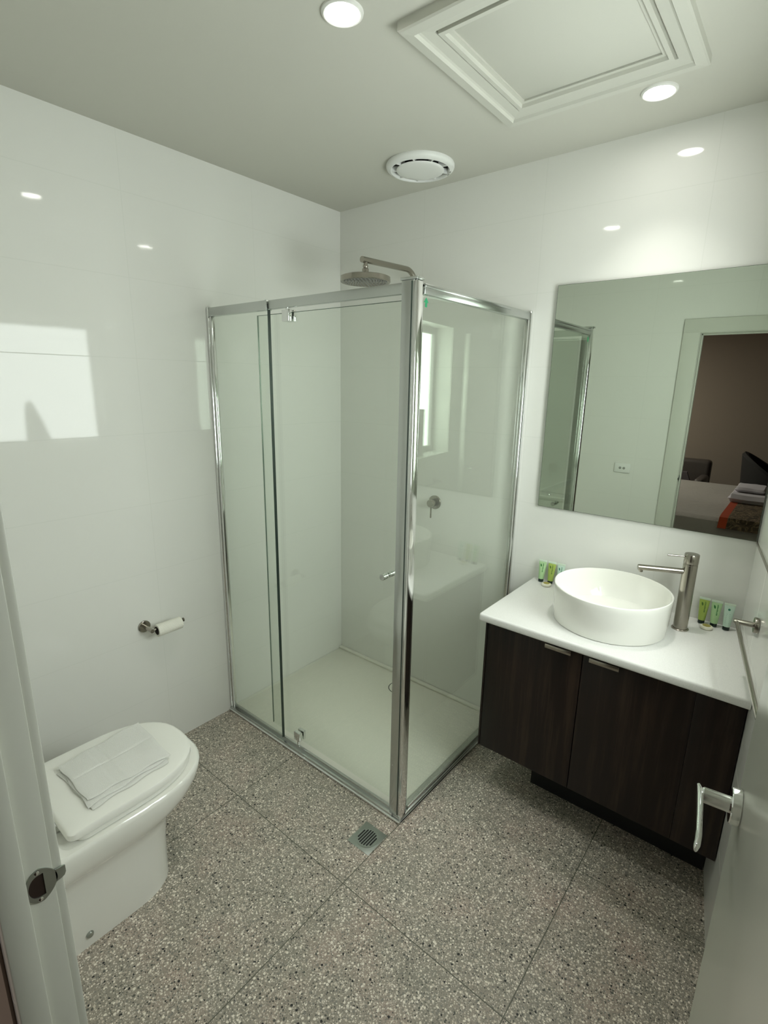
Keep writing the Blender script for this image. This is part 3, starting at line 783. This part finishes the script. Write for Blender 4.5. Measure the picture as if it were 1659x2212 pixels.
# basin
BX, BY, BZ = 1.640, -0.256, 0.8205
t0 = thing('basin', 'round white ceramic vessel basin on the worktop', 'basin', (BX, BY, BZ))
bm = BM()
prof = [(0, 0.0), (0.178, 0.0), (0.182, 0.003), (0.186, 0.05), (0.189, 0.12), (0.1895, 0.134), (0.1885, 0.138), (0.186, 0.1395), (0.1835, 0.138), (0.1825, 0.134), (0.181, 0.10), (0.176, 0.06), (0.160, 0.032), (0.125, 0.018), (0.07, 0.013), (0.025, 0.012), (0, 0.012)]
prof = [(r_ * 1.078, z_) for r_, z_ in prof]
lathe(bm, prof, Matrix.Translation(Vector((BX, BY, BZ))), 96); part('bowl', bm, M_ceramic, t0)
bm = BM(); lathe(bm, [(0.022, 0.0125), (0.021, 0.0155), (0.016, 0.0175), (0, 0.018)], Matrix.Translation(Vector((BX, BY, BZ))), 32); part('waste', bm, M_chrome, t0)

# tap
TX, TY = 1.862, -0.140
t0 = thing('basin_tap', 'tall brushed nickel mixer tap beside the basin', 'tap', (TX, TY, BZ))
MT = Matrix.Translation(Vector((TX, TY, BZ)))
bm = BM(); lathe(bm, [(0.0285, 0.0), (0.0285, 0.003), (0.026, 0.005), (0.0235, 0.005)], MT, 48); part('base_ring', bm, M_nickel, t0)
bm = BM(); lathe(bm, [(0.0235, 0.0), (0.0235, 0.248), (0.0225, 0.249), (0.0225, 0.2515), (0.0235, 0.2525), (0.0235, 0.255), (0, 0.255)], MT, 48); part('column', bm, M_nickel, t0)
sd = Vector((1.703 - TX, -0.211 - TY, 0)).normalized()
bm = BM(); lathe(bm, [(0, 0.255), (0.0235, 0.255), (0.024, 0.256), (0.024, 0.286), (0.023, 0.288), (0, 0.288)], MT, 48); part('cap', bm, M_nickel, t0)
bm = BM(); cyl(bm, Vector((TX, TY, BZ + 0.277)) + sd * 0.02, sd, 0.058, 0.0033, 0.0006, 16); part('lever', bm, M_nickel, t0)
bm = BM(); cyl(bm, Vector((TX, TY, BZ + 0.221)) + sd * 0.015, sd, 0.155, 0.0105, 0.001, 32); cyl(bm, Vector((TX, TY, BZ + 0.212)) + sd * 0.158, (0, 0, -1), 0.008, 0.007, 0.0005, 20); part('spout', bm, M_nickel, t0)

# ------------------------------------------------------------------ toiletries
GRP = 'small green toiletry tubes standing on the worktop'
def tubething(x, y, rz, body, text, label, leaf=True, s=1.0):
    T = Matrix.Translation(Vector((x, y, BZ))) @ Matrix.Rotation(rz, 4, 'Z') @ Matrix.Rotation(rad(-6), 4, 'X')
    r = bpy.data.objects.new('toiletry_tube', None); COL.objects.link(r); r.matrix_world = T
    r.empty_display_size = 0.02
    r['label'] = label; r['category'] = 'toiletry tube'; r['group'] = GRP
    bm = BM(); lathe(bm, [(0, 0.0005), (0.0105, 0.0005), (0.0113, 0.0015), (0.0113, 0.0135), (0, 0.0135)], None, 24); part('cap', bm, M_darkgreen, r, 'dark green screw cap', local=True)
    bm = BM()
    rings = []
    for k in range(9):
        f = k / 8
        rx = 0.0118 + 0.0052 * f; ry = 0.0118 * (1 - f ** 1.6) + 0.0012
        rings.append([(rx * math.cos(2 * PI * q / 24), ry * math.sin(2 * PI * q / 24), 0.0138 + 0.078 * f) for q in range(24)])
    loft(bm, rings)
    bd = part('body', bm, body, r, local=True)
    bm = BM(); box(bm, -0.0175, 0.0175, -0.0011, 0.0011, 0.0915, 0.100, 0.0003); part('crimp', bm, M_crimp, r, 'clear flat crimped end', local=True)
    def surf(u, z):     # front surface (local -y)
        f = (z - 0.0138) / 0.078
        rx = 0.0118 + 0.0052 * f; ry = 0.0118 * (1 - max(f, 0) ** 1.6) + 0.0012
        uu = max(-0.99, min(0.99, u / rx))
        return Vector((u, -ry * math.sqrt(1 - uu * uu) - 0.0004, z))
    def patch(pts):
        n_ = len(pts); vs = [bm.verts.new(surf(*p)) for p in pts] + [bm.verts.new(surf(*p) + Vector((0, 0.0003, 0))) for p in pts]
        bm.faces.new(vs[:n_]); bm.faces.new(list(reversed(vs[n_:])))
        for k in range(n_): bm.faces.new((vs[k], vs[(k + 1) % n_], vs[n_ + (k + 1) % n_], vs[n_ + k]))
    bm = BM()
    if leaf:
        patch([(-0.009, 0.082), (-0.0045, 0.0805), (-0.002, 0.076), (-0.0022, 0.070), (-0.0045, 0.069), (-0.0075, 0.073)])
        for k in range(9):
            z = 0.085 - k * 0.0045
            patch([(0.0025, z), (0.0065 if k % 3 else 0.0055, z), (0.0065 if k % 3 else 0.0055, z - 0.003), (0.0025, z - 0.003)])
    else:
        patch([(0.004 * math.cos(2 * PI * k / 12), 0.078 + 0.004 * math.sin(2 * PI * k / 12)) for k in range(12)])
        for k in range(6):
            z = 0.062 - k * 0.0065
            patch([(-0.006, z), (0.006, z), (0.006, z - 0.001), (-0.006, z - 0.001)])
    part('leaf_print', bm, text, bd, 'green leaf mark and small print', local=True)
    return r
M_crimp = mat('clear_crimp_plastic', (0.62, 0.74, 0.60), 0.25)
G1 = mat('fresh_green_gel', (0.42, 0.63, 0.33), 0.25); G2 = mat('olive_green_gel', (0.36, 0.47, 0.10), 0.25); G3 = mat('pale_mint_gel', (0.55, 0.72, 0.60), 0.25)
P1 = mat('leaf_green_print', (0.015, 0.16, 0.03), 0.5); P2 = mat('olive_print', (0.05, 0.13, 0.01), 0.5); P3 = mat('teal_print', (0.02, 0.17, 0.10), 0.5)
tubething(1.284, -0.036, rad(4), G1, P1, 'fresh green tube nearest the shower, leftmost of the three left of the basin')
tubething(1.326, -0.034, rad(4), G2, P2, 'olive green tube in the middle of the three left of the basin')
tubething(1.366, -0.032, rad(4), G3, P3, 'pale mint tube half hidden behind the left side of the basin')
tubething(1.914, -0.036, rad(2), G2, P2, 'yellow-green tube nearest the tap, right of the basin')
tubething(1.954, -0.038, rad(2), G1, P1, 'bright green tube in the middle of the three right of the tap')
tubething(1.994, -0.040, rad(2), G3, P3, 'pale mint tube nearest the towel rail, with a round emblem', leaf=False)
M_soap = mat('cream_soap_wrapper', (0.80, 0.79, 0.66), 0.45); M_soapl = mat('olive_gold_label', (0.36, 0.31, 0.08), 0.5)
for x, y, lab in ((1.324, -0.070, 'small round wrapped soap in front of the tubes left of the basin'), (1.937, -0.076, 'small round wrapped soap in front of the tubes right of the tap')):
    r = thing('soap', lab, 'soap', (x, y, BZ), group='round wrapped soaps on the worktop')
    bm = BM(); lathe(bm, [(0, 0.0005), (0.018, 0.0005), (0.021, 0.003), (0.0215, 0.006), (0.020, 0.010), (0.016, 0.012), (0, 0.0125)], Matrix.Translation(Vector((x, y, BZ))), 36); part('wrapper', bm, M_soap, r)
    bm = BM(); lathe(bm, [(0, 0.0124), (0.0135, 0.0123), (0.0135, 0.0130), (0, 0.0131)], Matrix.Translation(Vector((x, y, BZ))), 28); part('label_disc', bm, M_soapl, r, 'olive gold round label')

# mirror
bm = BM()
t0 = thing('mirror', 'large frameless mirror on the wall above the vanity', 'mirror', (1.63, 0, 1.161))
box(bm, 1.230, 2.031, -0.015, -0.002, 1.161, 2.072); part('backing_edge', bm, M_mirredge, t0, 'dark glass edge')
bm = BM(); box(bm, 1.2312, 2.0300, -0.0158, -0.0151, 1.1622, 2.0708); part('mirror_glass', bm, M_mirror, t0, 'reflecting silvered glass')

# towel rail on the right wall
r0 = thing('towel_rail', 'brushed nickel towel rail on the right wall by the vanity', 'towel rail', MC @ Vector((0.365, 0, 0.988)))
def Cp(s, o_, z): return MC @ Vector((s, -o_, z))
nrm = (MC.to_3x3() @ Vector((0, -1, 0)))
for s_ in (0.365, 0.985):
    bm = BM(); lathe(bm, [(0, 0), (0.024, 0), (0.024, 0.010), (0.023, 0.012), (0, 0.012)], frame_from(Cp(s_, 0.001, 0.988), nrm), 36); part('rosette', bm, M_nickel, r0)
    bm = BM(); cyl(bm, Cp(s_, 0.012, 0.988), nrm, 0.052, 0.0085, 0.001, 24); part('arm', bm, M_nickel, r0)
bm = BM(); tube(bm, [Cp(0.362, 0.056, 0.988), Cp(0.988, 0.048, 0.988)], 0.0058, 20); part('bar', bm, M_nickel, r0)

# power outlet on the front wall, seen in the mirror
t0 = thing('power_outlet', 'white double switch plate on the front wall, seen in the mirror', 'switch plate', (1.054, -2.036, 1.08))
bm = BM(); box(bm, 0.997, 1.111, -2.035, -2.027, 1.044, 1.116, 0.003); part('plate', bm, M_plastic, t0)
bm = BM()
for xx in (1.039, 1.067): lathe(bm, [(0.0095, 0), (0.0095, 0.002), (0.008, 0.003), (0, 0.003)], frame_from((xx, -2.027, 1.08), (0, 1, 0)), 24)
part('switch_button', bm, M_print, t0)

# ------------------------------------------------------------------ bedroom furniture
bd = thing('bed', 'wide bed with pale linen seen through the doorway in the mirror', 'bed', (1.2, -3.85, 0))
bm = BM(); box(bm, -0.2, 2.15, -4.83, -2.93, 0.05, 0.32, 0.02); part('bed_base', bm, M_darkgrey, bd)
bm = BM()
n_ = 40; top = []
def bz(x, y):
    return 0.62 + 0.008 * math.sin(3 * x + 2 * y) + 0.006 * math.sin(7 * y + x)
xs = [-0.25 + 2.45 * i / n_ for i in range(n_ + 1)]
prof = [(-2.862, 0.20), (-2.862, 0.30), (-2.864, 0.45), (-2.868, 0.55), (-2.885, 0.595), (-2.93, 0.618)] + [(-2.93 - 1.9 * k / 24, None) for k in range(1, 24)] + [(-4.83, 0.618), (-4.875, 0.595), (-4.89, 0.55), (-4.89, 0.2)]
grid = []
for i, x in enumerate(xs):
    row = []
    for k, (y, z) in enumerate(prof):
        zz = bz(x, y) if z is None else z
        yy = y
        if z is not None and z < 0.59:
            yy += (0.018 * math.sin(9 * x + 2) + 0.012 * math.sin(21 * x)) * (1 if y > -4 else -1) * (0.62 - z) * 2.0
        row.append(bm.verts.new((x, yy, zz)))
    grid.append(row)
for i in range(n_):
    for k in range(len(prof) - 1): bm.faces.new((grid[i][k], grid[i + 1][k], grid[i + 1][k + 1], grid[i][k + 1]))
bm.faces.new(list(reversed(grid[0]))); bm.faces.new(grid[-1])
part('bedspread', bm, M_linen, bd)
rn = thing('bed_runner', 'orange and brown patterned runner across the foot of the bed, seen in the mirror', 'bed runner', (1.9, -3.4, 0.64))
def runner(x0, x1, m, name):
    bm = BM(); rings = []
    for (y, z) in ((-4.3, 0.0), (-3.9, 0), (-3.5, 0), (-3.2, 0), (-2.95, 0.0)):
        zb = 0.638
        rings.append([(x0, y, zb), (x1, y, zb), (x1, y, zb + 0.012), (x0, y, zb + 0.012)])
    rings.append([(x0, -2.872, 0.628), (x1, -2.872, 0.628), (x1, -2.862, 0.642), (x0, -2.862, 0.642)])
    rings.append([(x0, -2.815, 0.56), (x1, -2.815, 0.56), (x1, -2.803, 0.56), (x0, -2.803, 0.56)])
    loft(bm, rings); part(name, bm, m, rn)
runner(1.655, 1.715, M_orange, 'orange_border'); runner(1.715, 2.02, M_brownfab, 'patterned_centre'); runner(2.02, 2.12, M_darkgrey, 'dark_border')
G = 'folded towels on the bed, seen in the mirror'
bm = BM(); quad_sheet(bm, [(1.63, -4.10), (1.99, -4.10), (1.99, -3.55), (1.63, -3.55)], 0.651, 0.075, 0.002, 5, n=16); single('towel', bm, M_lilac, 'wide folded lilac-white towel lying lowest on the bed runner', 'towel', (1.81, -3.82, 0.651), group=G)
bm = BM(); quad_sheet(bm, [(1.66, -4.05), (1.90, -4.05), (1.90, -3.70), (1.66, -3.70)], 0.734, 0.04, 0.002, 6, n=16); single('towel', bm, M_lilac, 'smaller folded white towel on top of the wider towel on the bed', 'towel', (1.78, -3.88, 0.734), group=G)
ac = thing('armchair', 'low brown leather armchair against the bedroom wall, seen in the mirror', 'armchair', (0.85, -5.5, 0))
bm = BM(); box(bm, 0.47, 1.235, -5.62, -5.46, 0.12, 0.80, 0.05, 4); part('backrest', bm, M_taupe, ac)
bm = BM(); box(bm, 0.56, 1.135, -5.46, -4.98, 0.15, 0.45, 0.04, 3); part('seat', bm, M_taupe, ac)
bm = BM(); box(bm, 1.137, 1.235, -5.458, -4.98, 0.12, 0.62, 0.03, 3); part('armrest', bm, M_taupe, ac)
bm = BM(); box(bm, 0.46, 0.558, -5.458, -4.98, 0.12, 0.62, 0.03, 3); part('armrest', bm, M_taupe, ac)
for fx_ in (0.52, 1.17):
    for fy_ in (-5.58, -5.03):
        bm = BM(); box(bm, fx_ - 0.02, fx_ + 0.02, fy_ - 0.02, fy_ + 0.02, 0, 0.12); part('foot', bm, M_darkgrey, ac)
bm = BM(); quad_sheet(bm, [(0.62, -5.16), (1.08, -5.16), (1.08, -5.10), (0.62, -5.10)], 0.452, 0.22, 0.003, 9, n=10); single('cushion', bm, mat('mauve_cushion', (0.10, 0.085, 0.09), 0.8), 'mauve-grey cushion on the brown armchair, seen in the mirror', 'cushion', (0.85, -5.13, 0.452))
tc = thing('tub_chair', 'black curved-back tub chair beyond the bed, seen in the mirror', 'chair', (1.90, -5.35, 0))
bm = BM(); rings = []
for k in range(25):
    a = rad(60) + rad(240) * k / 24      # opens towards +x/-y
    hgt_ = 0.62 + 0.34 * max(0, math.cos((a - rad(180)) * 0.75)) ** 1.2
    cx_, cy_ = 1.90, -5.35
    ri, ro = 0.245, 0.305
    c_, s_ = math.cos(a), math.sin(a)
    lean = 0.05
    rings.append([(cx_ + ri * c_, cy_ + ri * s_, 0.30), (cx_ + ro * c_, cy_ + ro * s_, 0.30), (cx_ + (ro + lean) * c_, cy_ + (ro + lean) * s_, hgt_ - 0.03), (cx_ + (ro + lean - 0.025) * c_, cy_ + (ro + lean - 0.025) * s_, hgt_), (cx_ + (ri + lean) * c_, cy_ + (ri + lean) * s_, hgt_ - 0.02)])
loft(bm, rings); part('shell', bm, M_darkgrey, tc)
bm = BM(); lathe(bm, [(0, 0.30), (0.235, 0.30), (0.24, 0.32), (0.24, 0.44), (0.22, 0.47), (0, 0.475)], Matrix.Translation(Vector((1.90, -5.35, 0))), 40); part('seat', bm, M_darkgrey, tc)
for k in range(4):
    a = rad(45 + 90 * k)
    bm = BM(); tube(bm, [(1.90 + 0.15 * math.cos(a), -5.35 + 0.15 * math.sin(a), 0.30), (1.90 + 0.24 * math.cos(a), -5.35 + 0.24 * math.sin(a), 0.0)], [0.016, 0.010], 12); part('leg', bm, M_darkgrey, tc)
